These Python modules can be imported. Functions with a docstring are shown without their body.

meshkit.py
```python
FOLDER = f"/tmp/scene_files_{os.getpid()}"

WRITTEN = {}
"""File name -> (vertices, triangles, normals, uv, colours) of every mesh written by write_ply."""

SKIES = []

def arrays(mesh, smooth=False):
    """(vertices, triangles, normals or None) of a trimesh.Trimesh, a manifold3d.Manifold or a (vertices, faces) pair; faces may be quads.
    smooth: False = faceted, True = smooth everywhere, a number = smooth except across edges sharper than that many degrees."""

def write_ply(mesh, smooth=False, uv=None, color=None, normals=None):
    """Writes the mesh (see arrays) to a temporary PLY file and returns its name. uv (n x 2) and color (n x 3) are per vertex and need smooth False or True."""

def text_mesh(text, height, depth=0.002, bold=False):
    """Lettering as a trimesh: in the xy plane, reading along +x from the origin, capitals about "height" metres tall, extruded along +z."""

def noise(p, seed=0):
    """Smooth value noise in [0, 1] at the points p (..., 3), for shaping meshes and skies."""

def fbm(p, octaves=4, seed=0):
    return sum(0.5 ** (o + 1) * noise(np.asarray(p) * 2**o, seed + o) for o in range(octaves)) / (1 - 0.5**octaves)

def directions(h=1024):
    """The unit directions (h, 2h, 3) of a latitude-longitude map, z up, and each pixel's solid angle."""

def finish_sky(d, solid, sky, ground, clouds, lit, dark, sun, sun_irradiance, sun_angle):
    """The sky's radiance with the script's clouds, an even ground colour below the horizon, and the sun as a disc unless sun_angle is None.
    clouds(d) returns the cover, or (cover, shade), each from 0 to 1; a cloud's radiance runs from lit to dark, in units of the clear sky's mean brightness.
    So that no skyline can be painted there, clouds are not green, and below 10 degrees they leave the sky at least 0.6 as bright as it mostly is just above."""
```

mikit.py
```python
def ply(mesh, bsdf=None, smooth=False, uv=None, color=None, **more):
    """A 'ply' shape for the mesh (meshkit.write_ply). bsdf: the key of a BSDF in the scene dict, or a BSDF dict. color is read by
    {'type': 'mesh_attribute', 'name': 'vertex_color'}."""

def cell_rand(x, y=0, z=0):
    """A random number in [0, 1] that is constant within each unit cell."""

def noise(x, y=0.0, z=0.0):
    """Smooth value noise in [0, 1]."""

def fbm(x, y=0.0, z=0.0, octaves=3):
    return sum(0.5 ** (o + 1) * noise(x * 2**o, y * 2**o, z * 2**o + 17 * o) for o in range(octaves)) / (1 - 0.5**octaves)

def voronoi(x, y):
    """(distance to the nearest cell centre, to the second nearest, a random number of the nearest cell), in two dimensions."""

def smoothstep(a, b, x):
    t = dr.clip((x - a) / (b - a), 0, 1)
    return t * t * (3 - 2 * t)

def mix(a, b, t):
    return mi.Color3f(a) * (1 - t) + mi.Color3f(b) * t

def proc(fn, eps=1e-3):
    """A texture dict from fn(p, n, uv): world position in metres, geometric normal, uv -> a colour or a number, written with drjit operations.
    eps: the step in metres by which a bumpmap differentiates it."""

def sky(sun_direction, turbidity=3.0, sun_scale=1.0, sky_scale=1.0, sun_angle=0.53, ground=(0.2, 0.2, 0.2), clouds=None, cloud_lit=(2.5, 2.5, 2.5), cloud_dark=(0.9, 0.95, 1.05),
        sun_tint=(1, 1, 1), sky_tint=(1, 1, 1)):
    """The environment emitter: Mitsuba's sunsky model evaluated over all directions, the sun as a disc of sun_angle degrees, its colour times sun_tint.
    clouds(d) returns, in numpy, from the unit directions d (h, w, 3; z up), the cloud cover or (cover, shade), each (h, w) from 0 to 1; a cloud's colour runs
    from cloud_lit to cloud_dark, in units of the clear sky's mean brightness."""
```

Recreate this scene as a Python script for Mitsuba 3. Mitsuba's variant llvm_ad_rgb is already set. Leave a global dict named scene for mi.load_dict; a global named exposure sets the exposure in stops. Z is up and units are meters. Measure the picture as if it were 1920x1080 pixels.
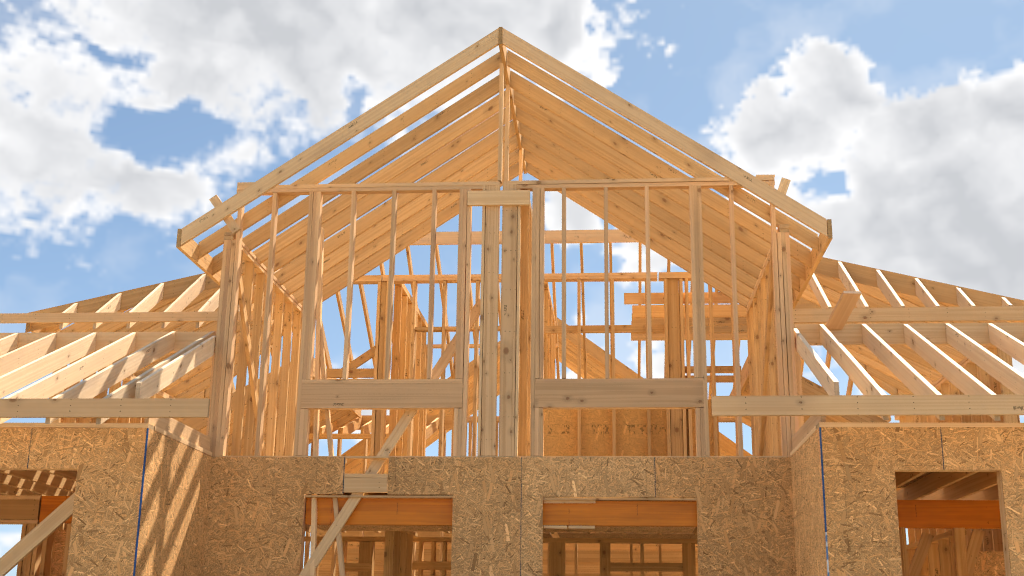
import math
import numpy as np, trimesh
import drjit as dr
import mitsuba as mi
import mikit, meshkit
from mikit import noise, fbm, cell_rand, smoothstep, mix
from shapely.geometry import Polygon, box as sbox

scene, labels = {}, {}
V = lambda *a: np.array(a, float)

# ------------------------------------------------------------------ camera, sky, exposure
PITCH, YAW, ROLL, FPX = 0.2772, 0.0838, 0.0128, 2310.95
EYE = V(1.0627, -11.3221, 1.6)
fwd = V(-math.sin(YAW) * math.cos(PITCH), math.cos(YAW) * math.cos(PITCH), math.sin(PITCH))
right = V(math.cos(YAW), math.sin(YAW), 0)
up = np.cross(right, fwd)
up = -math.sin(ROLL) * right + math.cos(ROLL) * up
scene['camera'] = {'type': 'perspective', 'fov': 2 * math.degrees(math.atan(960 / FPX)), 'fov_axis': 'x', 'near_clip': 0.1, 'far_clip': 5000.0,
                   'to_world': mi.ScalarTransform4f().look_at(origin=EYE.tolist(), target=(EYE + fwd * 10).tolist(), up=up.tolist())}
exposure = 1.74
SUN = V(0.25, 0.723, 1.0)

# clouds: (azimuth, elevation, half width, half height, weight) in degrees; negative weight opens the cloud
BLOBS = np.array([
    (-16.5, 27.5, 15.5, 5.2, 1.0), (-9.0, 28.8, 9.5, 3.8, 1.0), (-27.0, 21.4, 7.6, 4.9, 0.66), (-22.6, 19.3, 3.4, 2.0, 0.85), (-19.0, 21.0, 2.2, 1.1, 0.5), (-21.5, 24.0, 6.0, 2.0, 0.7),
    (-2.8, 27.6, 2.6, 2.3, 0.8), (-25.6, 25.0, 0.9, 0.3, -0.45), (-23.0, 22.2, 2.4, 1.1, -1.0), (-12.6, 24.2, 0.6, 0.9, -0.6),
    (11.3, 24.2, 2.5, 2.3, 0.9), (8.6, 22.2, 4.0, 1.9, 0.9), (15.4, 22.0, 3.4, 2.2, 0.9), (19.4, 21.7, 3.2, 2.4, 0.9), (15.0, 17.8, 9.0, 4.6, 1.15),
    (18.0, 15.2, 9.0, 5.0, 1.2), (10.0, 19.2, 4.6, 2.0, 0.6), (10.2, 19.9, 1.2, 0.4, -0.8),
    (-2.3, 19.8, 1.6, 1.7, 0.5), (0.8, 18.3, 1.7, 1.1, 0.55), (2.0, 16.8, 1.8, 1.2, 0.5), (-1.0, 11.0, 2.0, 2.0, 0.4), (-11.5, 9.6, 3.4, 2.0, 0.6), (-25.0, 3.2, 3.0, 1.1, 0.4), (2.0, 12.0, 1.6, 1.4, 0.4)])


def clouds(d):
    az, el = np.degrees(np.arctan2(d[..., 0], d[..., 1])), np.degrees(np.arcsin(np.clip(d[..., 2], -1, 1)))
    z0 = az * 0
    q = np.stack([az, el * 1.25, z0], -1)
    warp = lambda s, k: np.stack([meshkit.fbm(q * s + k, 4, k), meshkit.fbm(q * s + k + 31, 4, k + 9), z0], -1) - 0.5
    q1 = q + 3.4 * warp(0.22, 3) + 1.1 * warp(0.9, 5)
    wa, we = q1[..., 0], q1[..., 1] / 1.25

    def mass(a0, e0):
        f = np.full(az.shape, -1.0)
        for a, e, ra, re, w in BLOBS:
            if w > 0:
                f = np.maximum(f, w * (1.1 - np.sqrt(((a0 - a) / ra) ** 2 + ((e0 - e) / re) ** 2)))
        for a, e, ra, re, w in BLOBS:
            if w < 0:
                f = f + w * np.exp(-(((a0 - a) / ra) ** 2 + ((e0 - e) / re) ** 2))
        return f
    f = mass(wa, we)
    far = np.clip(np.maximum(np.maximum(np.abs(az + 4.5) - 27, el - 31), 0) / 8, 0, 1)
    broad = (meshkit.fbm(d * 4.0 + 7, 4, 11) - 0.5) * 3.0
    f = f * (1 - far) + np.maximum(f, broad) * far
    billow = lambda p, s: 1 - np.abs(2 * meshkit.fbm(p * s, 4, 81) - 1) * 2.2
    b1 = billow(q1, 0.42)
    det = meshkit.fbm(q1 * 0.7, 6, 21) - 0.48
    fine = meshkit.fbm(q * 2.6, 5, 41) - 0.5
    edge = f + 0.95 * det + 0.45 * fine + 0.12 * (b1 - 0.4)
    cover = np.clip((edge - 0.0) / (0.22 + 0.2 * (az < -5)), 0, 1)
    cover = cover * cover * (3 - 2 * cover)
    # thickness dims a cloud lit from behind; lumps on its sunward side stay bright
    lump = meshkit.fbm(q1 * 0.5 + 9, 5, 61) - meshkit.fbm((q1 + [0.5, 1.0, 0]) * 0.5 + 9, 5, 61)
    thick = f + 0.9 * (meshkit.fbm(q1 * 0.2 + 5, 4, 63) - 0.5) + 0.5 * det
    shade = 1 - np.exp(-2.8 * np.clip(thick - 0.21, 0, None))
    shade = np.clip(shade * (0.95 + 0.28 * (b1 - 0.5)) - 0.75 * lump - 0.08 * (fine + 0.5), 0, 1)
    wisp = 0.3 * np.clip((meshkit.fbm(q1 * 0.3 + 77, 6, 71) - 0.53) * 5, 0, 1)
    return np.maximum(cover, wisp * (1 - cover)), shade * cover


scene['sky'] = mikit.sky(SUN, turbidity=3.0, sun_scale=2.6, sky_scale=1.0, ground=(0.25, 0.205, 0.13), clouds=clouds, sun_tint=(1.0, 1.0, 1.06), sky_tint=(1.13, 1.16, 1.17), cloud_lit=(2.9, 2.9, 2.92), cloud_dark=(1.74, 1.79, 1.88))


# ------------------------------------------------------------------ materials
def board_coords(uv):
    bid = dr.floor(uv.x / 16)
    s = uv.x - 16 * bid
    cls = dr.floor(uv.y / 4)
    return bid, s, cls, uv.y - 4 * cls


def wood_fn(light, dark, pink, contrast=0.55, knots=1.0):
    def fn(p, n, uv):
        bid, s, cls, t = board_coords(uv)
        r1, r2, r3, r4 = (cell_rand(bid, k, 5) for k in (1, 2, 3, 4))
        so = s + 40 * r1
        kn, pull = mi.Float(0), mi.Float(0)
        for L, (pitch, prob) in enumerate(((0.41 / knots ** 0.5, 0.38 * knots), (0.67 / knots ** 0.5, 0.32 * knots))):
            i = dr.floor(so / pitch)
            s0 = (i + 0.15 + 0.7 * cell_rand(i, bid, 10 + L)) * pitch
            t0 = 0.015 + 0.15 * cell_rand(i, bid, 20 + L)
            big = cell_rand(i, bid, 30 + L)
            rad = (0.005 + 0.010 * big + 0.012 * smoothstep(0.8, 1.0, big)) * knots ** 0.2
            on = dr.select(cell_rand(i, bid, 40 + L) < prob, 1.0, 0.0)
            d = dr.sqrt(dr.square((so - s0) / 1.35) + dr.square(t - t0))
            kn = dr.maximum(kn, on * smoothstep(rad * 1.25, rad * 0.55, d))
            pull = pull + on * dr.exp(-dr.square(d / (rad * 3.2)))
        w = t + 0.02 * (fbm(so * 1.1, t * 5, bid * 7.3) - 0.5) + 0.012 * pull
        rings = fbm(so * 0.7, w * (55 + 60 * r2) + 60 * r3, 3.1 * bid, octaves=3)
        fine = noise(so * 5, w * 420)
        blot = fbm(so * 2.3, t * 9, bid * 1.7, octaves=2)
        g = dr.clip((smoothstep(0.36, 0.66, rings) * 0.75 + 0.25 * fine), 0, 1)
        c = mix(light, dark, g * contrast)
        c = mix(c, pink, dr.clip(r4 * 1.1 - 0.35, 0, 1) * (0.5 + 0.5 * blot))
        c = c * (0.80 + 0.32 * r3) * (0.90 + 0.18 * blot)
        c = mix(c, c * mi.Color3f(0.80, 0.78, 0.80), smoothstep(0.62, 0.8, fbm(so * 0.9, t * 4, bid * 2.9, octaves=3)) * 0.9)
        c = c * (1 - 0.18 * smoothstep(0.2, 0.9, dr.clip(pull, 0, 1)))
        c = mix(c, (0.20, 0.085, 0.03), kn * 0.68)
        # grade stamps and nail heads on the wide faces
        wide = dr.select(cls < 0.5, 1.0, 0.0)
        j = dr.floor(so / 1.9)
        ss, st = so - (j + 0.2 + 0.6 * cell_rand(j, bid, 51)) * 1.9, t - 0.02 - 0.05 * r3
        stamp = dr.select((dr.abs(ss) < 0.05) & (dr.abs(st - 0.02) < 0.014) & (cell_rand(j, bid, 52) < 0.4), 1.0, 0.0) * smoothstep(0.42, 0.6, noise(so * 130, t * 150, bid))
        nx = so - dr.round(so / 0.4064) * 0.4064 - 0.02 * cell_rand(dr.round(so / 0.4064), bid, 53)
        ny = t - 0.02 - 0.045 * dr.round((t - 0.02) / 0.045)
        nail = smoothstep(0.0055, 0.003, dr.sqrt(nx * nx + ny * ny)) * dr.select(cell_rand(bid, 5, 54) < 0.5, 1.0, 0.0)
        c = c * (1 - wide * dr.maximum(0.6 * stamp, 0.7 * nail))
        end = dr.select(cls > 1.5, 1.0, 0.0)
        rr = dr.sqrt(dr.square(s - 0.02) + dr.square(t - 0.2 * r2))
        c = c * (1 - end * (0.22 + 0.18 * noise(rr * 260)))
        return c
    return fn


def osb_fn(base, tone):
    def fn(p, n, uv):
        bid, x, cls, z = board_coords(uv)
        x, z = x + 13 * cell_rand(bid, 7, 1), z + 5 * cell_rand(bid, 8, 1)
        best, shade, hue, lo = mi.Float(-1), mi.Float(0.5), mi.Float(0.5), mi.Float(0)
        for L in range(11):
            a = (L * 0.37 + 0.09) * math.pi
            ln, wd = (0.17, 0.03) if L in (4, 9) else (0.095, 0.0125) if L % 3 else (0.05, 0.008)
            ca, sa = math.cos(a), math.sin(a)
            q1 = x * ca + z * sa + 0.03 * (noise(x * 6, z * 6, L) - 0.5)
            q2 = -x * sa + z * ca + 0.012 * (noise(x * 9, z * 9, L + 30) - 0.5)
            row = dr.floor(q2 / wd)
            off = cell_rand(row, L, 3)
            i = dr.floor(q1 / ln + off)
            pr = cell_rand(i, row, L + 11)
            fx = q1 / ln + off - i
            fy = q2 / wd - row
            e = dr.minimum(dr.minimum(fx, 1 - fx) * ln, dr.minimum(fy, 1 - fy) * wd)
            take = (pr > best) & (pr > (0.92 if L in (4, 9) else 0.42))
            best = dr.select(take, pr, best)
            shade = dr.select(take, cell_rand(i, row, L + 37), shade)
            hue = dr.select(take, cell_rand(i, row, L + 71), hue)
            lo = dr.select(take, smoothstep(0.0035, 0.0, e), lo)
        k = 0.70 + 0.54 * shade
        k = k * dr.select(hue > 0.94, 0.62, 1.0)
        k = k * dr.select(hue < 0.05, 1.28, 1.0)
        blot = fbm(x * 1.3, z * 1.3, bid)
        c = mix(base, tone, dr.clip(hue * 0.75 + 0.5 * cell_rand(bid, 9, 2) - 0.1, 0, 1)) * (0.9 + 0.2 * cell_rand(bid, 9, 1)) * k * (1 - 0.33 * lo) * (0.84 + 0.32 * blot)
        # nailing guides printed on the sheet every 16 inches
        gx = dr.abs(uv.x / 0.4064 - dr.round(uv.x / 0.4064)) * 0.4064
        gz = dr.abs(z / 0.6096 - dr.round(z / 0.6096)) * 0.6096
        dash = smoothstep(0.45, 0.6, noise(x * 5, z * 5, 9))
        c = c * (1 - 0.22 * dash * smoothstep(0.005, 0.002, dr.minimum(gx, gz)))
        return c
    return fn


def stamp_fn(base, tone):
    plain = osb_fn(base, tone)

    def fn(p, n, uv):
        c = 0.45 * plain(p, n, uv) + 0.55 * mi.Color3f(0.70, 0.43, 0.15)
        bid, x, cls, z = board_coords(uv)
        x = x - 1.0
        cx, cz = dr.floor(x / 0.052), dr.floor(z / 0.4)
        fx = x / 0.052 - cx
        word = dr.select(noise(cx * 0.45, 3.0) > 0.34, 1.0, 0.0)
        stroke = dr.select(cell_rand(cx, dr.floor(fx * 3.2), dr.floor((z - 0.86) / 0.026)) > 0.33, 1.0, 0.0)
        inside = dr.select((z > 0.86) & (z < 0.965) & (x > 0.05) & (x < 1.5), 1.0, 0.0)
        edge = dr.select((z > 0.968) & (z < 0.974) & (x > 0.05) & (x < 1.5), 0.5, 0.0)
        wear = smoothstep(0.3, 0.6, noise(x * 40, z * 40))
        return c * (1 - 0.55 * dr.maximum(inside * word * stroke * dr.select(fx < 0.84, 1.0, 0.0), edge) * wear)
    return fn


def lvl_fn(p, n, uv):
    bid, s, cls, t = board_coords(uv)
    w = t + 0.05 * (fbm(s * 1.5, t * 4, bid) - 0.5)
    g = fbm(s * 0.9, w * 60, bid * 3.0)
    blot = fbm(s * 3, t * 12, bid + 4.0)
    lap = smoothstep(0.004, 0.001, dr.abs(s / 0.62 - dr.round(s / 0.62)) * 0.62) * smoothstep(0.45, 0.6, noise(s * 3, t * 30))
    c = mix((0.69, 0.25, 0.013), (0.50, 0.145, 0.008), g) * (0.8 + 0.4 * blot)
    return c * (1 - 0.55 * lap)


def matte(fn, rough=0.7, spec=0.25, bump=None):
    b = {'type': 'principled', 'base_color': mikit.proc(fn), 'roughness': rough, 'specular': spec}
    if bump:
        b = {'type': 'bumpmap', 'arbitrary': mikit.proc(bump, eps=2e-3), 'scale': 1.0, 'bsdf': b}
    return {'type': 'twosided', 'bsdf': b}


scene['pine'] = matte(wood_fn((0.78, 0.585, 0.335), (0.58, 0.365, 0.165), (0.68, 0.455, 0.25)))
scene['yellow_pine'] = matte(wood_fn((0.67, 0.465, 0.225), (0.49, 0.29, 0.11), (0.58, 0.365, 0.155), 0.65))
scene['weathered_pine'] = matte(wood_fn((0.74, 0.52, 0.29), (0.54, 0.325, 0.155), (0.65, 0.40, 0.22), 0.6))
scene['knotty_pine'] = matte(wood_fn((0.70, 0.50, 0.28), (0.47, 0.285, 0.13), (0.60, 0.385, 0.21), 0.7, 1.7))
scene['whitewood'] = matte(wood_fn((0.79, 0.655, 0.455), (0.62, 0.455, 0.27), (0.70, 0.52, 0.33), 0.5))
scene['amber_pine'] = matte(wood_fn((0.71, 0.475, 0.205), (0.54, 0.295, 0.095), (0.62, 0.36, 0.13), 0.75))
scene['edge_seal'] = matte(lambda p, n, uv: mix((0.07, 0.08, 0.11), (0.26, 0.18, 0.11), smoothstep(0.45, 0.75, noise(p.z * 14, p.x * 30))), 0.6)
scene['lvl'] = matte(lvl_fn, 0.5, 0.4)
scene['osb'] = matte(osb_fn((0.75, 0.49, 0.23), (0.66, 0.37, 0.14)))
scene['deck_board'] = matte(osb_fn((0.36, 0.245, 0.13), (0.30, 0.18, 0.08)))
scene['osb_stamped'] = matte(stamp_fn((0.76, 0.50, 0.20), (0.72, 0.44, 0.15)))
scene['blue_film'] = matte(lambda p, n, uv: mix((0.01, 0.055, 0.21), (0.016, 0.08, 0.27), noise(p.z * 12, p.y * 40)), 0.45, 0.4)
scene['pale_film'] = matte(lambda p, n, uv: mix((0.55, 0.60, 0.66), (0.10, 0.20, 0.42), smoothstep(0.42, 0.62, noise(p.z * 22, p.y * 60))), 0.45, 0.4)
scene['soil'] = matte(lambda p, n, uv: mix((0.29, 0.235, 0.15), (0.21, 0.165, 0.105), fbm(p.x * 1.7, p.y * 1.7, 0.0, octaves=5)), 0.95, 0.1)

# ------------------------------------------------------------------ helpers
rng = np.random.RandomState(7)
used, board_no = {}, [0]


def numbered(name):
    n = used.get(name, 0)
    used[name] = n + 1
    return name if n == 0 else f'{name}_{n:03d}'


def thing(name, label, cat, group=None, kind=None):
    key = numbered(name)
    labels[key] = {'label': label, 'category': cat, 'kind': 'thing'}
    if group: labels[key]['group'] = group
    return key


def key_of(holder, name):
    return numbered(name) if holder is None else numbered(f'{holder}__{name}')


def beam(holder, name, A, B, dv, tv, mat='pine', label=None, jit=0.0025, key=None, dv2=None):
    """A sawn board: one edge line A-B, its width vector dv from that line and its thickness vector tv centred on it. uv: metres along the grain and across it."""
    A, B, dv, tv = (np.asarray(a, float) for a in (A, B, dv, tv))
    if jit:
        j = rng.uniform(-jit, jit, 3)
        A, B = A + j, B + j + rng.uniform(-jit, jit, 3) * 0.8
    L = np.linalg.norm(B - A)
    W, Tk = np.linalg.norm(dv), np.linalg.norm(tv)
    d2 = dv if dv2 is None else np.asarray(dv2, float)
    sgn = np.dot(B - A, np.cross(dv, tv)) > 0
    vs, fs, uvs = [], [], []
    o = board_no[0] * 16 + 1.0
    board_no[0] += 1
    n = 1 if L < 0.9 or not jit else 5
    bow = rng.uniform(-1, 1, 2) * min(0.0022 * L, 0.009)
    dn, tn = dv / max(W, 1e-9), tv / max(Tk, 1e-9)
    at = lambda u, d, t: A + (B - A) * u + d * (dv * (1 - u) + d2 * u) + (t - 0.5) * tv + 4 * u * (1 - u) * (bow[0] * tn + 0.6 * bow[1] * dn)

    def face(q, uvq, cls):
        m = len(vs)
        fs.append([m + k for k in ((0, 1, 2, 3) if sgn else (3, 2, 1, 0))])
        vs.extend(q)
        uvs.extend([(o + u, 4 * cls + 0.02 + v) for u, v in uvq])
    for i in range(n):
        u0, u1 = i / n, (i + 1) / n
        l0, l1 = L * u0, L * u1
        face([at(u0, 0, 1), at(u1, 0, 1), at(u1, 1, 1), at(u0, 1, 1)], [(l0, 0), (l1, 0), (l1, W), (l0, W)], 0)
        face([at(u0, 0, 0), at(u0, 1, 0), at(u1, 1, 0), at(u1, 0, 0)], [(l0, 0), (l0, W), (l1, W), (l1, 0)], 0)
        face([at(u0, 0, 0), at(u1, 0, 0), at(u1, 0, 1), at(u0, 0, 1)], [(l0, 0), (l1, 0), (l1, Tk), (l0, Tk)], 1)
        face([at(u0, 1, 0), at(u0, 1, 1), at(u1, 1, 1), at(u1, 1, 0)], [(l0, 0), (l0, Tk), (l1, Tk), (l1, 0)], 1)
    face([at(0, 0, 0), at(0, 0, 1), at(0, 1, 1), at(0, 1, 0)], [(0, 0), (Tk, 0), (Tk, W), (0, W)], 2)
    face([at(1, 0, 0), at(1, 1, 0), at(1, 1, 1), at(1, 0, 1)], [(0, 0), (0, W), (Tk, W), (Tk, 0)], 2)
    v, f, uv = np.array(vs), np.array(fs), np.array(uvs)
    k = key or key_of(holder, name)
    scene[k] = mikit.ply((v, f), mat, uv=uv)
    if label and holder is not None: labels[k] = {'label': label}
    return k


def block(holder, name, x0, x1, y0, y1, z0, z1, mat='pine', axis=None, **kw):
    """An axis-parallel board; the grain runs along its longest side (or axis)."""
    d = V(x1 - x0, y1 - y0, z1 - z0)
    m = V((x0 + x1) / 2, (y0 + y1) / 2, (z0 + z1) / 2)
    a = int(np.argmax(d)) if axis is None else axis
    rest = sorted((i for i in range(3) if i != a), key=lambda i: -d[i])
    e = np.eye(3)
    A = m - e[a] * d[a] / 2 - e[rest[0]] * d[rest[0]] / 2
    return beam(holder, name, A, A + e[a] * d[a], e[rest[0]] * d[rest[0]], e[rest[1]] * d[rest[1]], mat, **kw)


def sheet(holder, name, poly, plane, at, thick, mat='osb', label=None):
    """A sheathing panel cut to the polygon: plane 'y' holds (x, z), plane 'x' holds (y, z), plane 'z' holds (x, y)."""
    m = trimesh.creation.extrude_polygon(poly, thick, engine='earcut')
    a, b, c = m.vertices.T
    v = {'y': np.stack([a, at + c, b], 1), 'x': np.stack([at + c, a, b], 1), 'z': np.stack([a, b, at + c], 1)}[plane]
    f = m.faces if plane in 'xz' else m.faces[:, ::-1]
    uv = np.stack([a - a.min() + board_no[0] * 16 + 1, b - b.min() + 0.02 * (c > 0)], 1)
    board_no[0] += 1
    tri = v[f]
    k = key_of(holder, name)
    scene[k] = mikit.ply((tri.reshape(-1, 3), np.arange(len(f) * 3).reshape(-1, 3)), mat, uv=uv[f].reshape(-1, 2))
    if label: labels[k] = {'label': label}
    return k


T = 0.038
scene['ground'] = mikit.ply((V((-300, -300, 0), (300, -300, 0), (300, 300, 0), (-300, 300, 0)).reshape(4, 3), np.array([[0, 1, 2, 3]])), 'soil')
labels['ground'] = {'label': 'bare sandy building ground around the house frame', 'category': 'ground', 'kind': 'structure'}

# ------------------------------------------------------------------ lower front wall of the middle bay (strand board over studs)
ZT = 3.2105
w = thing('front_wall', 'middle lower wall clad in strand board, with two door openings and a notched top', 'wall')
openL, openR = sbox(-1.80, -0.2, -0.409, 2.866), sbox(0.419, -0.2, 1.809, 2.85)
sheet(w, 'sheathing_panel', sbox(-2.722, 0.05, -1.432, ZT).difference(openL), 'y', 0.0, 0.012)
sheet(w, 'sheathing_panel', sbox(-1.017, 0.05, 0.2185, ZT).difference(openL), 'y', 0.0, 0.012)
sheet(w, 'sheathing_panel', sbox(0.2235, 0.05, 1.437, ZT).difference(openR), 'y', 0.0, 0.012)
sheet(w, 'sheathing_panel', sbox(1.4425, 0.05, 2.685, ZT).difference(openR), 'y', 0.0, 0.012)
block(w, 'filler_block', -1.428, -1.021, 0.004, 0.042, 2.885, 3.016, label='short knotty board filling the foot of the notch')
block(w, 'notch_plate', -1.428, -1.021, 0.006, 0.15, 3.019, 3.056)
block(w, 'top_plate', -2.69, -1.44, 0.014, 0.152, 3.165, 3.203)
block(w, 'top_plate', -1.01, 2.65, 0.014, 0.152, 3.165, 3.203)
for x in (-2.64, -2.25, -1.842, -0.40, -0.0, 0.202, 0.372, 1.815, 1.855, 2.25, 2.62):
    block(w, 'stud', x, x + T, 0.014, 0.152, 0.05, 3.16)
block(w, 'cripple', 1.421, 1.459, 0.014, 0.152, 2.852, 3.16)
block(w, 'header_beam', -1.80, -0.405, 0.102, 0.19, 2.602, 2.842, 'lvl', label='deep orange laminated beam over the left door opening')
block(w, 'header_beam', 0.413, 1.812, 0.085, 0.19, 2.602, 2.822, 'lvl', label='deep orange laminated beam over the right door opening')
block(w, 'header_plate', -1.80, -0.405, 0.02, 0.155, 2.846, 2.8635)
block(w, 'header_plate', 0.413, 1.812, 0.02, 0.155, 2.825, 2.848)
for x0, x1 in ((-1.80, -0.405), (0.413, 1.812)):
    sheet(w, 'soffit_panel', sbox(x0, 0.192, x1, 0.86), 'z', 2.604, 0.012)
block(w, 'shim', 0.425, 0.90, 0.05, 0.083, 2.795, 2.822)
block(w, 'shim', 0.425, 0.64, 0.08, 0.12, 2.575, 2.600)
block(w, 'shim', 0.65, 0.89, 0.08, 0.12, 2.575, 2.600)

for x, z0 in ((0.221, 0.05), (1.4398, 2.852), (-1.4345, 2.87)):
    block(w, 'sealed_edge', x - 0.0032, x + 0.0032, -0.0012, 0.0125, z0, ZT - 0.001, 'edge_seal', jit=0, label='dark sealed sheet edge at the joint')

# ------------------------------------------------------------------ the two projecting wings
YW = -1.6512
for side, (xc, xe, ox0, ox1, lab) in enumerate(((-2.7016, -6.6, -4.27, -3.257, 'projecting wing wall of strand board on the left, its inner side striped with sunlight'),
                                               (2.6637, 6.6, 3.212, 4.006, 'projecting wing wall of strand board on the right, with a small square window opening'))):
    s = -1 if side == 0 else 1
    w = thing('wing_wall', lab, 'wall')
    hole = sbox(ox0, 0.85, ox1, 2.879)
    cuts = [abs(xc), 3.677 if side == 0 else 3.5805, 4.90, 5.75, 6.6]
    for a, b in zip(cuts[:-1], cuts[1:]):
        lo, hi = sorted((s * (a + (0.0025 if a != cuts[0] else 0.0)), s * (b - 0.0025)))
        sheet(w, 'sheathing_panel', sbox(lo, 0.05, hi, ZT).difference(hole), 'y', YW, 0.012)
    sheet(w, 'side_panel', sbox(YW + 0.0135, 0.05, -0.001, ZT), 'x', xc + (-0.012 if side == 0 else 0.0), 0.012)
    x_in = xc + s * 0.014
    # top plates: front and along the inner side
    lo, hi = sorted((xc, xe))
    block(w, 'top_plate', lo, hi, YW + 0.001, YW + 0.141, ZT + 0.002, ZT + 0.040, label='sawn top plate over the front sheathing')
    a, b = sorted((xc - s * 0.002, xc + s * 0.138))
    block(w, 'top_plate', a, b, YW + 0.144, -0.004, ZT + 0.002, ZT + 0.040)
    for y in np.arange(YW + 0.3, -0.1, 0.4064):
        a, b = sorted((xc + s * 0.014, xc + s * 0.138))
        block(w, 'stud', a, b, y, y + T, 0.05, ZT - 0.003)
    for x in (ox0 - 0.04, ox1 + 0.002):
        block(w, 'jamb_stud', x, x + T, YW + 0.013, YW + 0.14, 0.05, 2.98)
    block(w, 'opening_plate', ox0, ox1, YW + 0.013, YW + 0.14, 2.882, 2.92)
    a, b = sorted((xc + s * 0.02, xc + s * 0.058))
    block(w, 'rim_board', a, b, YW + 0.06, -0.006, ZT + 0.042, ZT + 0.182, 'weathered_pine')
    xj = -3.677 if side == 0 else 3.5805
    block(w, 'sealed_edge', xj - 0.0032, xj + 0.0032, YW - 0.0012, YW + 0.0125, 2.881, ZT - 0.001, 'edge_seal', jit=0, label='dark sealed sheet edge at the joint')
    # coloured film folded over the outer corner
    zz = 2.41 if side else 0.05
    a, b = (xc - 0.010, xc + 0.0018) if side == 0 else (xc - 0.0018, xc + 0.010)
    block(w, 'corner_film', a, b, YW - 0.0022, YW + 0.013, zz, ZT - 0.002, 'blue_film', jit=0, label='strip of blue film down the outer corner')
    if side:
        block(w, 'corner_film', a, b, YW - 0.0020, YW + 0.013, 0.05, zz - 0.004, 'pale_film', jit=0, label='torn pale foot of the corner film')

# ------------------------------------------------------------------ upper gable wall
ZP, Y0, Y1 = 5.855, 0.013, 0.103
g = thing('gable_wall', 'open stud wall under the front gable, with two wide headers and twin centre post', 'wall frame')
stud = lambda x, z0, z1, y0=Y0, y1=Y1, **k: block(g, 'stud', x, x + T, y0, y1, z0, z1, 'weathered_pine', **k)
for x0, x1 in ((-2.665, -0.03), (0.055, 2.645)):
    block(g, 'top_plate', x0 + (0 if x0 < 0 else 0.0), x1, Y0, Y1, ZP, ZP + T, 'weathered_pine')
    block(g, 'top_plate', x0, x1, Y0 - 0.001, Y1 + 0.001, ZP + T + 0.002, ZP + 2 * T + 0.002)
block(g, 'plate_block', -2.665, -2.46, Y0, Y1, ZP + 2 * T + 0.004, ZP + 3 * T)
block(g, 'plate_block', 2.47, 2.648, Y0, Y1, ZP + 2 * T + 0.004, ZP + 2.6 * T)
block(g, 'bottom_plate', -2.66, 2.65, Y0 + 0.001, Y1, ZT - 0.003, ZT + 0.012)
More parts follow.
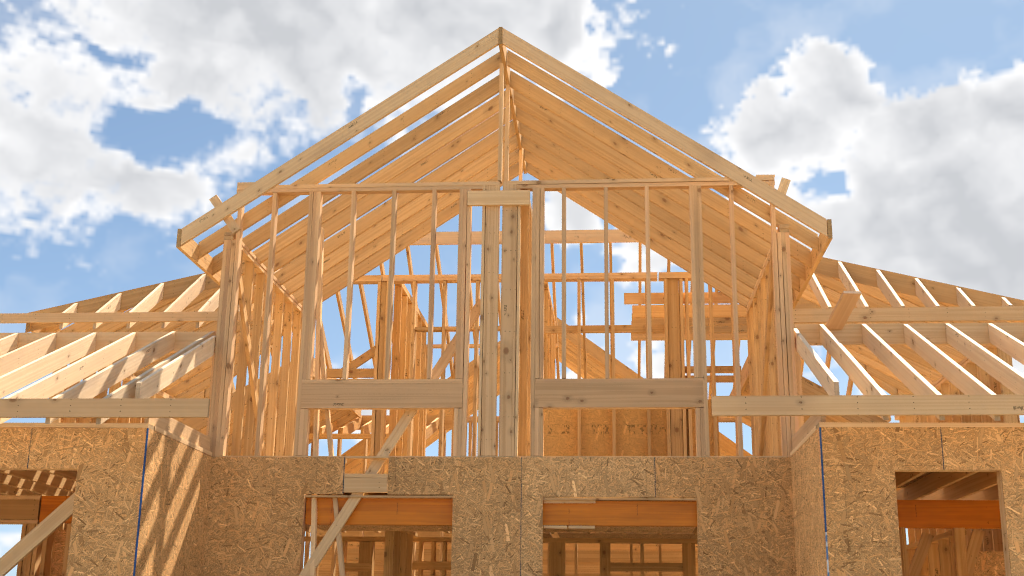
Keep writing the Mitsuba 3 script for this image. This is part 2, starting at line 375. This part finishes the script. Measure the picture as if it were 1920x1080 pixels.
zb = ZT + 0.014
for x in (-2.640, -2.299, 2.206, 2.602, -1.923, -0.342, 0.30, 1.902):
    stud(x, zb, ZP - 0.001)
for x in (-1.883, -1.844, -0.382, -0.420, 0.340, 0.379, 1.824, 1.863):
    stud(x, 3.952, ZP - 0.001)
    stud(x, zb, 3.672)
for x in (-1.497, -1.089, -0.688, 0.588, 0.995, 1.394):
    stud(x, 3.952, ZP - 0.001)
for x0, x1 in ((-1.884, -0.343), (0.339, 1.901)):
    block(g, 'header', x0, x1, Y0 - 0.002, Y0 + 0.036, 3.675, 3.910, 'knotty_pine' if x0 > 0 else 'weathered_pine', label='wide knotty header board' if x0 > 0 else None)
    block(g, 'header', x0, x1, Y0 + 0.04, Y1, 3.675, 3.910)
    block(g, 'header_plate', x0, x1, Y0 - 0.001, Y1, 3.912, 3.950, 'weathered_pine')
for x in (-2.757, -2.7175, -2.678):
    block(g, 'corner_post', x, x + T, Y0, Y1, zb - 0.01, 5.362, 'weathered_pine', jit=0.001)
for x in (2.6415, 2.681, 2.720):
    block(g, 'corner_post', x, x + T, Y0, Y1, zb - 0.01, 5.362, 'weathered_pine', jit=0.001)
block(g, 'post_board', -0.19, -0.163, Y0, Y1, zb, ZP + 0.06)
block(g, 'post_board', -0.159, -0.024, Y0, Y0 + 0.04, zb, ZP + 0.074, 'knotty_pine', label='left board of the twin centre post')
block(g, 'post_board', -0.155, -0.03, Y0 + 0.043, Y1, zb, ZP + 0.072)
block(g, 'post_board', 0.006, 0.150, Y0, Y0 + 0.04, zb, ZP + 0.074, 'knotty_pine', label='right board of the twin centre post')
block(g, 'post_board', 0.010, 0.148, Y0 + 0.043, Y1, zb, ZP + 0.072)
block(g, 'post_board', 0.153, 0.178, Y0 + 0.01, Y1, zb, ZP - 0.002)
block(g, 'cross_block', -0.333, 0.278, Y0 - 0.040, Y0 - 0.002, 5.674, 5.823, label='short board nailed across the head of the centre post')

# ------------------------------------------------------------------ main gable roof
SR, ZR = 0.675, 7.395
roof = thing('gable_roof_framing', 'bare rafters of the tall front gable roof meeting at a thin ridge board', 'roof frame')
RY = [-0.405, 0.107] + [0.150 + 0.4064 * k for k in range(1, 8)]
YEND = RY[-1] + 0.10
block(roof, 'ridge_board', -0.019, 0.019, RY[0] - 0.004, YEND, ZR - 0.19, ZR - 0.004, 'yellow_pine')
for i, y in enumerate(RY):
    for s in (-1, 1):
        dz = 0.168 if i < 2 else 0.184
        xe, lift = 3.040, {1: 0.022, 2: 0.012}.get(i, 0.0)
        beam(roof, 'rafter', V(s * 0.0205, y + T / 2, ZR - 0.0205 * SR + lift), V(s * xe, y + T / 2, ZR - xe * SR + lift), V(0, 0, -dz), V(0, T, 0), 'pine' if i == 0 else 'yellow_pine', jit=0.002 if i == 0 else 0.004)
for s in (-1, 1):
    a, b = sorted((s * 3.043, s * 3.081))
    block(roof, 'eave_board', a, b, RY[0] - 0.002, YEND, ZR - 3.08 * SR - 0.160, ZR - 3.04 * SR - 0.002, 'yellow_pine')
    block(roof, 'eave_block', *sorted((s * 2.99, s * 3.04)), RY[0] + 0.06, RY[0] + 0.3, ZR - 3.08 * SR - 0.02, ZR - 3.04 * SR + 0.02) if 0 else None
block(roof, 'ridge_post', -0.043, -0.005, 0.0, 0.089, ZP + 2 * T + 0.004, ZR - 0.192, label='pale upright post under the front of the ridge')
block(roof, 'ridge_post', -0.020, 0.018, 0.50, 0.589, ZP - 2.0, ZR - 0.192)
block(roof, 'ridge_post', -0.018, 0.018, 2.30, 2.389, 5.9, ZR - 0.192)

# ------------------------------------------------------------------ knee walls under the eaves of the gable roof
for side in (0, 1):
    s = -1 if side == 0 else 1
    k = thing('knee_wall', ('left' if side == 0 else 'right') + ' side wall of open studs running back from the corner post under the gable eaves', 'wall frame')
    xo, xi = (-2.757, -2.668) if side == 0 else (2.666, 2.755)
    block(k, 'top_plate', xo, xi, 0.012, 3.12, 5.364, 5.402)
    block(k, 'top_plate', xo, xi, 0.010, 3.12, 5.404, 5.442)
    block(k, 'bottom_plate', xo, xi, 0.16, 3.12, ZT - 0.04, ZT - 0.002)
    for y in np.arange(0.34, 3.1, 0.4064):
        block(k, 'stud', xo, xi, y, y + T, ZT, 5.362, 'yellow_pine')
    block(k, 'stud', xo, xi, 0.157, 0.195, ZT, 5.362, 'yellow_pine')
    block(k, 'stud', xo, xi, 3.08, 3.118, ZT, 5.362, 'yellow_pine')
    if side == 1:
        for y in (0.62, 1.75):
            block(k, 'stud', xo, xi, y, y + T, ZT, 5.362, 'yellow_pine')

# ------------------------------------------------------------------ far end wall of the upper room
YB = 3.16
e = thing('room_end_wall', 'far stud wall of the upper room, its lower right closed with stamped board', 'wall frame')
for x0, x1 in ((-2.6, -1.78), (-1.765, 1.62), (1.64, 2.6)):
    block(e, 'top_plate', x0, x1, YB, YB + 0.14, 5.84, 5.878)
    block(e, 'top_plate', x0, x1, YB, YB + 0.14, 5.88, 5.918)
for x in (-1.82, -1.71, -1.385, -1.01, -0.60, 0.645, 1.05, 1.47, 1.70, 1.955, 2.24, 2.5):
    block(e, 'stud', x, x + T, YB, YB + 0.14, ZT, 5.838, 'yellow_pine')
block(e, 'post_board', -1.78, -1.715, YB + 0.02, YB + 0.16, ZT, 5.838, 'yellow_pine')
block(e, 'post_board', 1.742, 1.88, YB + 0.04, YB + 0.16, ZT, 5.90, 'yellow_pine')
block(e, 'post_board', 1.884, 1.922, YB, YB + 0.14, ZT, 5.838, 'yellow_pine')
for x0, x1 in ((-1.34, -1.01), (-0.97, -0.60), (-0.56, 0.16), (0.3, 0.645), (0.683, 1.05), (1.09, 1.47)):
    block(e, 'blocking', x0 + 0.002, x1 - 0.002, YB + 0.01, YB + 0.13, 4.92 + 0.3, 4.92 + 0.338, 'yellow_pine') if x1 < 0.2 else None
block(e, 'rail', 0.25, 1.70, YB + 0.142, YB + 0.18, 5.20, 5.29, 'yellow_pine')
block(e, 'rail', -2.5, -1.82, YB + 0.142, YB + 0.18, 4.66, 4.77, 'yellow_pine')
block(e, 'rail', -2.5, -1.82, YB + 0.142, YB + 0.18, 4.56, 4.64, 'yellow_pine')
block(e, 'rail', 1.93, 2.6, YB + 0.142, YB + 0.18, 4.695, 4.775, 'yellow_pine')
block(e, 'rail', 1.93, 2.6, YB + 0.142, YB + 0.18, 4.585, 4.665, 'yellow_pine')
sheet(e, 'sheathing_panel', sbox(0.24, 3.1, 2.31, 4.37), 'y', YB + 0.143, 0.012, 'osb_stamped', label='orange strand board sheet with a blurred line of black stamping')

# ------------------------------------------------------------------ partition in the middle of the upper room, and one behind it on the left
pw = thing('partition_wall', 'narrow partition of close studs running back from the right of the centre post', 'wall frame')
for z in (5.822, 5.862):
    block(pw, 'top_plate', 0.16, 0.245, 0.16, 3.10, z, z + T)
for i, y in enumerate(np.arange(0.30, 3.1, 0.4064)):
    block(pw, 'stud', 0.16, 0.245, y, y + T, ZT, 5.82, 'yellow_pine')
pb = thing('partition_wall', 'tall receding partition of orange studs seen behind the left header', 'wall frame')
for z in (5.822, 5.862):
    block(pb, 'top_plate', -1.64, -1.55, 3.32, 5.7, z, z + T, 'amber_pine')
for y in np.arange(3.35, 5.7, 0.4064):
    block(pb, 'stud', -1.64, -1.55, y, y + T, ZT, 5.82, 'amber_pine')
block(pb, 'top_plate', -1.64, 0.3, 5.72, 5.81, 5.60, 5.64)
for x in np.arange(-1.6, 0.3, 0.4064):
    block(pb, 'stud', x, x + T, 5.72, 5.81, ZT, 5.598, 'amber_pine')
pc = thing('partition_wall', 'receding partition of orange studs seen behind the right header', 'wall frame')
for z in (5.782, 5.822):
    block(pc, 'top_plate', 0.19, 0.275, 3.32, 5.6, z, z + T, 'amber_pine')
for y in np.arange(3.4, 5.6, 0.4064):
    block(pc, 'stud', 0.19, 0.275, y, y + T, ZT, 5.78, 'amber_pine')

# ------------------------------------------------------------------ pent roofs of the two wings
S2, YE, ZE, YL = 0.468, -2.16, 3.36, 0.35
wz = lambda y: ZE + S2 * (y - YE)
for side in (0, 1):
    s = -1 if side == 0 else 1
    r = thing('wing_roof_framing', ('left' if side == 0 else 'right') + ' low roof of bare rafters between a long eave board and a ledger', 'roof frame')
    x0, x1 = (-6.7, -2.03) if side == 0 else (1.798, 6.7)
    block(r, 'eave_board', x0, x1, YE - 0.041, YE - 0.003, ZE - 0.152 - (0.0 if side else 0.005), ZE - (0.006 if side else 0.012), label='long front eave board running past the wing corner')
    x0, x1 = (-6.7, -2.80) if side == 0 else (2.81, 6.7)
    block(r, 'ledger', x0, x1, YL + 0.002, YL + 0.040, 4.34 + (0 if side else -0.035), 4.545 + (0 if side else -0.035), label='ledger board carrying the upper rafter ends')
    xs = [-2.905, -3.312, -3.713, -4.118, -4.532, -4.934, -5.34, -5.75, -6.15] if side == 0 else [3.066, 3.466, 3.86, 4.25, 4.64, 5.05, 5.45, 5.86, 6.26]
    oz = 0.0 if side else -0.02
    for x in xs:
        beam(r, 'rafter', V(x, YE, wz(YE) + oz), V(x, YL, wz(YL) + oz), V(0, 0, -0.185), V(T, 0, 0), 'whitewood', jit=0.004)
    if side == 0:
        block(r, 'stud', -2.875, -2.80, 0.30, 0.345, ZT, 4.33)
        beam(r, 'jack_rafter', V(-2.80, -1.70, wz(-1.70)), V(-2.79, 0.06, wz(0.06)), V(0, 0, -0.185), V(T, 0, 0), 'whitewood')
    else:
        block(r, 'stud', 2.80, 2.845, 0.30, 0.345, ZT, 4.33)
        beam(r, 'jack_rafter', V(2.79, -1.76, wz(-1.76)), V(2.79, 0.20, wz(0.20)), V(0, 0, -0.175), V(T, 0, 0), 'whitewood')
    for x in xs:
        block(r, 'ceiling_joist', x + s * 0.10 - 0.019, x + s * 0.10 + 0.019, YW + 0.145, 3.2, 2.93, 3.13 if side == 0 else 3.09, 'yellow_pine')
    if side == 0:
        for y in np.arange(-1.3, 3.0, 0.27):
            block(r, 'skip_board', -6.4, -2.80, y, y + 0.17, 3.134, 3.152, 'yellow_pine')
    else:
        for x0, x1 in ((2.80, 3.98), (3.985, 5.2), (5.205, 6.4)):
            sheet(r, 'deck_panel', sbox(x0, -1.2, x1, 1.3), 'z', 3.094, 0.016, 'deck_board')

# ------------------------------------------------------------------ hip roof behind
S3, YH, ZH = 0.67, 2.04, 5.165
hx = lambda y: 5.66 - (y - 2.10) / 0.77      # half width of the hip line at depth y
hz = lambda y: ZH + S3 * (y - YH)
h = thing('hip_roof_framing', 'bare hip roof frame rising behind both wings, its level ridge seen through the gable', 'roof frame')
block(h, 'eave_board', -6.9, -2.85, YH - 0.04, YH - 0.002, ZH - 0.115, ZH - 0.005)
block(h, 'eave_board', 2.90, 6.9, YH - 0.04, YH - 0.002, ZH - 0.185, ZH - 0.030)
YRG = 4.85
for s in (-1, 1):
    ya, yb = 2.06, YRG
    d = V(-s / 0.77, 1, 0); d /= np.linalg.norm(d)
    tvec = np.cross(d, V(0, 0, 1)) * T
    beam(h, 'hip_rafter', V(s * hx(ya), ya, hz(ya)), V(s * hx(yb), yb, hz(yb)), V(0, 0, -0.235), tvec, 'yellow_pine', label='long hip rafter sloping up towards the gable')
    beam(h, 'hip_rafter', V(s * hx(ya), 2 * YRG - ya, hz(ya)), V(s * hx(yb), 2 * YRG - yb, hz(yb)), V(0, 0, -0.235), tvec * V(1, -1, 1), 'yellow_pine')
    for x in (3.27, 3.67, 4.075, 4.487, 4.89, 5.285) if s < 0 else (3.46, 3.862, 4.252, 4.625, 5.005, 5.40):
        yt = 2.10 + (5.66 - x) * 0.77
        if not (s < 0 and x < 3.1):
            beam(h, 'jack_rafter', V(s * x, YH, hz(YH)), V(s * x, yt - 0.03, hz(yt - 0.03)), V(0, 0, -0.185), V(T, 0, 0), 'whitewood', dv2=V(0, 0, -0.20))
        beam(h, 'jack_rafter', V(s * x, 2 * YRG - YH, hz(YH)), V(s * x, 2 * YRG - yt + 0.03, hz(yt - 0.03)), V(0, 0, -0.185), V(T, 0, 0), 'yellow_pine')
    for x in (2.2, 2.55, 2.91):
        yt = 2.10 + (5.66 - x) * 0.77
        beam(h, 'jack_rafter', V(s * x, 2 * YRG - YH, hz(YH)), V(s * x, 2 * YRG - yt + 0.03, hz(yt - 0.03)), V(0, 0, -0.14), V(T, 0, 0), 'yellow_pine')
    for y in np.arange(2.45, 2 * YRG - 2.3, 0.4064):
        xt = hx(y if y < YRG else 2 * YRG - y) - 0.03 + 0.06
        if abs(y - YRG) < 0.05 or xt < 2.1: xt = max(xt, 2.16)
        zt = hz(y if y < YRG else 2 * YRG - y)
        beam(h, 'side_rafter', V(s * xt, y, zt - 0.02), V(s * 5.66, y, ZH), V(0, 0, -0.185), V(0, T, 0), 'yellow_pine', jit=0.004)
block(h, 'ridge_board', -2.16, 2.16, YRG - 0.019, YRG + 0.019, hz(YRG) - 0.19, hz(YRG) - 0.01, label='horizontal ridge board of the hip roof, dark knots along it')
for x in np.arange(-1.79, 2.1, 0.4064):
    beam(h, 'rafter', V(x, YRG + 0.022, hz(YRG)), V(x, 2 * YRG - YH, hz(YH)), V(0, 0, -0.14), V(T, 0, 0), 'yellow_pine')
for s in (-1, 1):
    block(h, 'side_eave_board', *sorted((s * 5.663, s * 5.70)), YH, 2 * YRG - YH, ZH - 0.19, ZH, 'yellow_pine')
# walls that carry the hip roof
for s in (-1, 1):
    sw = thing('side_wall', ('left' if s < 0 else 'right') + ' outer wall of open studs under the hip roof', 'wall frame')
    a, b = sorted((s * 5.30, s * 5.44))
    for z in (4.84, 4.88):
        block(sw, 'top_plate', a, b, 2.3, 7.5, z, z + T)
    for y in np.arange(2.3, 7.5, 0.4064):
        block(sw, 'stud', a, b, y, y + T, 0.05, 4.838, 'yellow_pine')
    for y in np.arange(2.3, 7.1, 1.2192):
        sheet(sw, 'sheathing_panel', sbox(y, 0.05, y + 1.215, 4.52), 'x', s * 5.442 - (0.012 if s < 0 else 0), 0.012)
bw = thing('back_wall', 'rear stud wall of the house seen through the frame', 'wall frame')
for z in (4.80, 4.84):
    block(bw, 'top_plate', -5.2, 5.2, 7.3, 7.44, z, z + T)
for x in np.arange(-5.2, 5.2, 0.4064):
    block(bw, 'stud', x, x + T, 7.3, 7.44, 0.05, 4.798, 'yellow_pine')
    
# ceiling joists behind the end wall on the right
cj = thing('ceiling_frame', 'stack of level joists behind the right rafters, a short beam end in front', 'joists')
block(cj, 'beam', 1.215, 3.2, 3.33, 3.37, 5.57, 5.705)
for y in np.arange(3.75, 5.2, 0.4064):
    block(cj, 'joist', 1.32, 3.6, y, y + T, 5.50, 5.66, 'yellow_pine')

# ------------------------------------------------------------------ lower roofs far behind
rp = thing('rear_roof_framing', 'small rear roof of sloping rafters seen through the left header opening', 'roof frame')
for i, x in enumerate(np.arange(-4.6, -1.3, 0.30)):
    z = lambda y, x=x: 4.50 + 0.30 * (y - 6.0) + 0.02 * math.sin(9 * x)
    beam(rp, 'rafter', V(x, 5.9, z(5.9)), V(x, 7.2, z(7.2)), V(0, 0, -0.16), V(T, 0, 0), 'amber_pine')
block(rp, 'ledger', -4.7, -1.3, 7.21, 7.25, 4.66, 4.88, 'amber_pine')
block(rp, 'cross_beam', -4.7, -1.7, 5.82, 5.87, 4.30, 4.37, 'amber_pine')
rg = thing('rear_roof_framing', 'rear gable slope of close rafters descending to the right behind the partition', 'roof frame')
for i, y in enumerate(np.arange(8.0, 10.6, 0.4064)):
    beam(rg, 'rafter', V(0.0, y, 6.745), V(3.6, y, 6.745 - 3.6 * 0.737), V(0, 0, -0.235), V(0, T, 0), 'amber_pine')
    beam(rg, 'rafter', V(-0.04, y, 6.745), V(-3.6, y, 6.745 - 3.56 * 0.737), V(0, 0, -0.235), V(0, T, 0), 'amber_pine')
block(rg, 'ridge_board', -0.038, -0.002, 7.95, 10.6, 6.52, 6.76, 'amber_pine')

for s_ in (-1, 1):
    ir = thing('lean_to_framing', 'close rafters of a low inner roof sloping down ' + ('left' if s_ < 0 else 'right') + ' behind the ' + ('left' if s_ < 0 else 'right') + ' ledger', 'roof frame')
    for y in np.arange(3.6, 7.0, 0.4064):
        beam(ir, 'rafter', V(s_ * 2.80, y, 5.02), V(s_ * 5.25, y, 3.62), V(0, 0, -0.235), V(0, T, 0), 'yellow_pine', jit=0.004)
    block(ir, 'ledger', *sorted((s_ * 2.755, s_ * 2.795)), 3.5, 7.0, 4.80, 5.04, 'yellow_pine')

# ------------------------------------------------------------------ ground floor rooms behind the openings
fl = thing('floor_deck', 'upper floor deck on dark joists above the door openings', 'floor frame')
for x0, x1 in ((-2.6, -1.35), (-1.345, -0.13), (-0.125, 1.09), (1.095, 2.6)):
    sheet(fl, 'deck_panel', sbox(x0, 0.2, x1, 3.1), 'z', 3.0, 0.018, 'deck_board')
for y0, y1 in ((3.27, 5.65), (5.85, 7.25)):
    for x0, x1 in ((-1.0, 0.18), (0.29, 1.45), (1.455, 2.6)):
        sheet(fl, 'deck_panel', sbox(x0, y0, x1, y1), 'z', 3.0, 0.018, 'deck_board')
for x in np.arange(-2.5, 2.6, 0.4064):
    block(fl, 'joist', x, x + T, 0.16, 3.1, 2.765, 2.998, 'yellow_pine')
lw = thing('lower_partition', 'ground floor partition with small transom openings seen through the door openings', 'wall frame')
block(lw, 'top_plate', -2.6, 2.6, 3.12, 3.26, 2.675, 2.725, 'amber_pine')
for x0, x1 in ((0.32, 0.50), (0.90, 1.02), (1.84, 1.98), (-1.46, -1.38), (-0.80, -0.70), (-2.46, -2.40), (-2.13, -2.07), (-1.90, -1.74)):
    block(lw, 'post', x0, x1, 3.12, 3.26, 0.05, 2.673, 'amber_pine')
for x in (1.36, 1.90, -1.20, -1.05, -0.92):
    block(lw, 'stud', x, x + T, 3.12, 3.26, 0.05, 2.673, 'amber_pine')
block(lw, 'rail', 1.02, 1.84, 3.115, 3.26, 2.36, 2.45, 'amber_pine')
block(lw, 'rail', -1.38, -0.80, 3.115, 3.26, 2.36, 2.45, 'amber_pine')
block(lw, 'rail', -2.07, -1.74, 3.115, 3.26, 2.33, 2.42, 'amber_pine')
lp = thing('lower_partition', 'short ground floor side wall of studs just right of the left door brace', 'wall frame')
for y in np.arange(1.5, 3.1, 0.4064):
    block(lp, 'stud', -1.30, -1.21, y, y + T, 0.05, 2.72, 'amber_pine')
block(lp, 'top_plate', -1.30, -1.21, 1.5, 3.1, 2.722, 2.76, 'amber_pine')
bp = thing('plank_wall', 'rear wall of level boards glowing orange through the door openings', 'wall')
for i, z in enumerate(np.arange(0.3, 3.6, 0.179)):
    block(bp, 'plank', -3.9, 3.9, 9.0 + 0.009 * (i % 2), 9.022 + 0.009 * (i % 2), z - 0.004, z + 0.184, 'amber_pine', jit=0.001)

# beams inside the wings
for side in (0, 1):
    s = -1 if side == 0 else 1
    wf = thing('wing_back_wall', ('left' if side == 0 else 'right') + ' wing back wall with a deep orange beam over slender studs', 'wall frame')
    if side == 0:
        block(wf, 'header_beam', -4.36, -2.9, 0.10, 0.19, 2.605, 2.852, 'lvl', label='deep orange laminated beam')
        block(wf, 'header_beam', -6.2, -4.375, 0.10, 0.19, 2.63, 2.815, 'yellow_pine', label='plain sawn header')
        block(wf, 'header_plate', -6.2, -4.375, 0.10, 0.19, 2.818, 2.856)
        block(wf, 'header_plate', -6.2, -4.375, 0.10, 0.19, 2.59, 2.627)
        for x in (-4.52, -4.47, -4.43, -4.385, -4.30, -4.08, -3.95, -3.7, -3.3):
            block(wf, 'stud', x, x + T, 0.10, 0.235, 0.05, 2.588, 'yellow_pine')
        sheet(wf, 'sheathing_panel', sbox(-4.25, 0.05, -2.9, 2.55), 'y', 0.24, 0.012)
    else:
        block(wf, 'header_beam', 2.9, 6.2, 0.10, 0.19, 2.602, 2.846, 'lvl', label='deep orange laminated beam')
        block(wf, 'post', 4.08, 4.17, 0.10, 0.19, 0.05, 2.598, 'amber_pine')
        for y in np.arange(0.5, 3.0, 0.4064):
            block(wf, 'stud', 4.14, 4.24, y, y + T, 0.05, 2.55, 'amber_pine')
        block(wf, 'side_plate', 4.14, 4.24, 0.3, 3.0, 2.552, 2.60, 'amber_pine')
        sheet(wf, 'sheathing_panel', sbox(4.25, 0.05, 6.2, 2.5), 'y', 1.6, 0.012)
        sheet(wf, 'sheathing_panel', sbox(2.9, 0.05, 4.12, 2.90), 'y', 3.30, 0.012)
        block(wf, 'post', 3.62, 3.66, 0.10, 0.19, 0.05, 2.598, 'amber_pine')

# ------------------------------------------------------------------ loose braces and scraps
def loose(name, label, cat, A, B, dv, tv, mat='pine', group=None):
    k = numbered(name)
    beam(None, name, A, B, dv, tv, mat, key=k)
    labels[k] = {'label': label, 'category': cat, 'kind': 'thing'}


def slant(name, label, A, B, width, thick, mat='pine', cat='brace'):
    """A flat-faced plank between two points in an x-z plane, its wide face to the front."""
    A, B = np.asarray(A, float), np.asarray(B, float)
    d = (B - A) / np.linalg.norm(B - A)
    n = np.cross(d, V(0, 1, 0)); n /= np.linalg.norm(n)
    loose(name, label, cat, A - n * width / 2, B - n * width / 2, n * width, V(0, thick, 0), mat)


slant('diagonal_brace', 'long pale plank slanting from the centre post through the notch into the left door opening', V(-0.20, 0.34, 4.80), V(-2.02, -0.127, 1.62), 0.095, T)
slant('diagonal_brace', 'plank slanting across the window opening of the left wing', V(-3.05, -1.44, 2.90), V(-4.75, -1.44, 1.30), 0.125, T)
slant('upright_prop', 'thin upright prop crossing the left header just right of its inner studs', V(-1.925, 0.58, 5.66), V(-1.64, -0.09, 1.8), 0.04, 0.07, cat='prop')
slant('upright_prop', 'leaning prop crossing the notch in the strand board', V(-1.94, 0.50, 5.12), V(-1.33, -0.09, 1.8), 0.04, 0.06, cat='prop')
slant('diagonal_brace', 'short orange brace in the far end wall above the left header', V(-1.74, 3.40, 5.10), V(-2.32, 3.40, 4.70), 0.10, T, 'yellow_pine')
slant('corner_stub', 'short board end sticking up behind the left barge rafter', V(-2.78, -0.33, 5.68), V(-2.52, -0.33, 5.33), 0.085, T, cat='scrap board')
slant('corner_stub', 'short board end sticking up behind the right barge rafter', V(2.70, -0.33, 5.77), V(2.60, -0.33, 5.50), 0.085, T, cat='scrap board')
loose('leaning_brace', 'brace leaning along the inside of the left knee wall', 'brace', V(-2.645, 0.02, 5.22), V(-2.645, 1.60, 3.25), V(0, 0.07, 0.06), V(T, 0, 0), 'yellow_pine')
loose('leaning_brace', 'brace leaning along the inside of the right knee wall', 'brace', V(2.643, 0.25, 5.35), V(2.643, 2.3, 3.25), V(0, 0.07, 0.06), V(T, 0, 0), 'yellow_pine')
loose('plank_end', 'wide plank end jutting up over the right ledger', 'scrap board', V(3.09, 0.33, 4.50), V(3.22, -0.03, 4.755), V(0.165, 0.02, 0), V(0, 0.025, 0.03), 'weathered_pine')
slant('diagonal_brace', 'dark plank leaning under the right wing beam', V(3.95, 0.5, 2.58), V(3.50, 0.5, 1.6), 0.10, T, 'yellow_pine')
slant('diagonal_brace', 'steep dark plank in the middle of the right wing window', V(4.35, 0.3, 2.6), V(4.02, 0.3, 1.7), 0.10, T, 'yellow_pine')

# things of one kind share a group
PHRASES = {'wing_wall': 'projecting wing walls', 'knee_wall': 'side walls of the upper room', 'partition_wall': 'inner partitions', 'wing_roof_framing': 'low wing roofs',
           'rear_roof_framing': 'rear roofs', 'side_wall': 'outer side walls', 'lean_to_framing': 'low inner roofs', 'lower_partition': 'ground floor partitions',
           'wing_back_wall': 'back walls of the wings', 'diagonal_brace': 'diagonal braces', 'upright_prop': 'props behind the notch', 'corner_stub': 'board ends behind the barge rafters',
           'leaning_brace': 'braces inside the knee walls'}
for k in list(labels):
    base = k[:-4] if k[-4:-3] == '_' and k[-3:].isdigit() else k
    if '__' not in k and base in PHRASES: labels[k]['group'] = PHRASES[base]
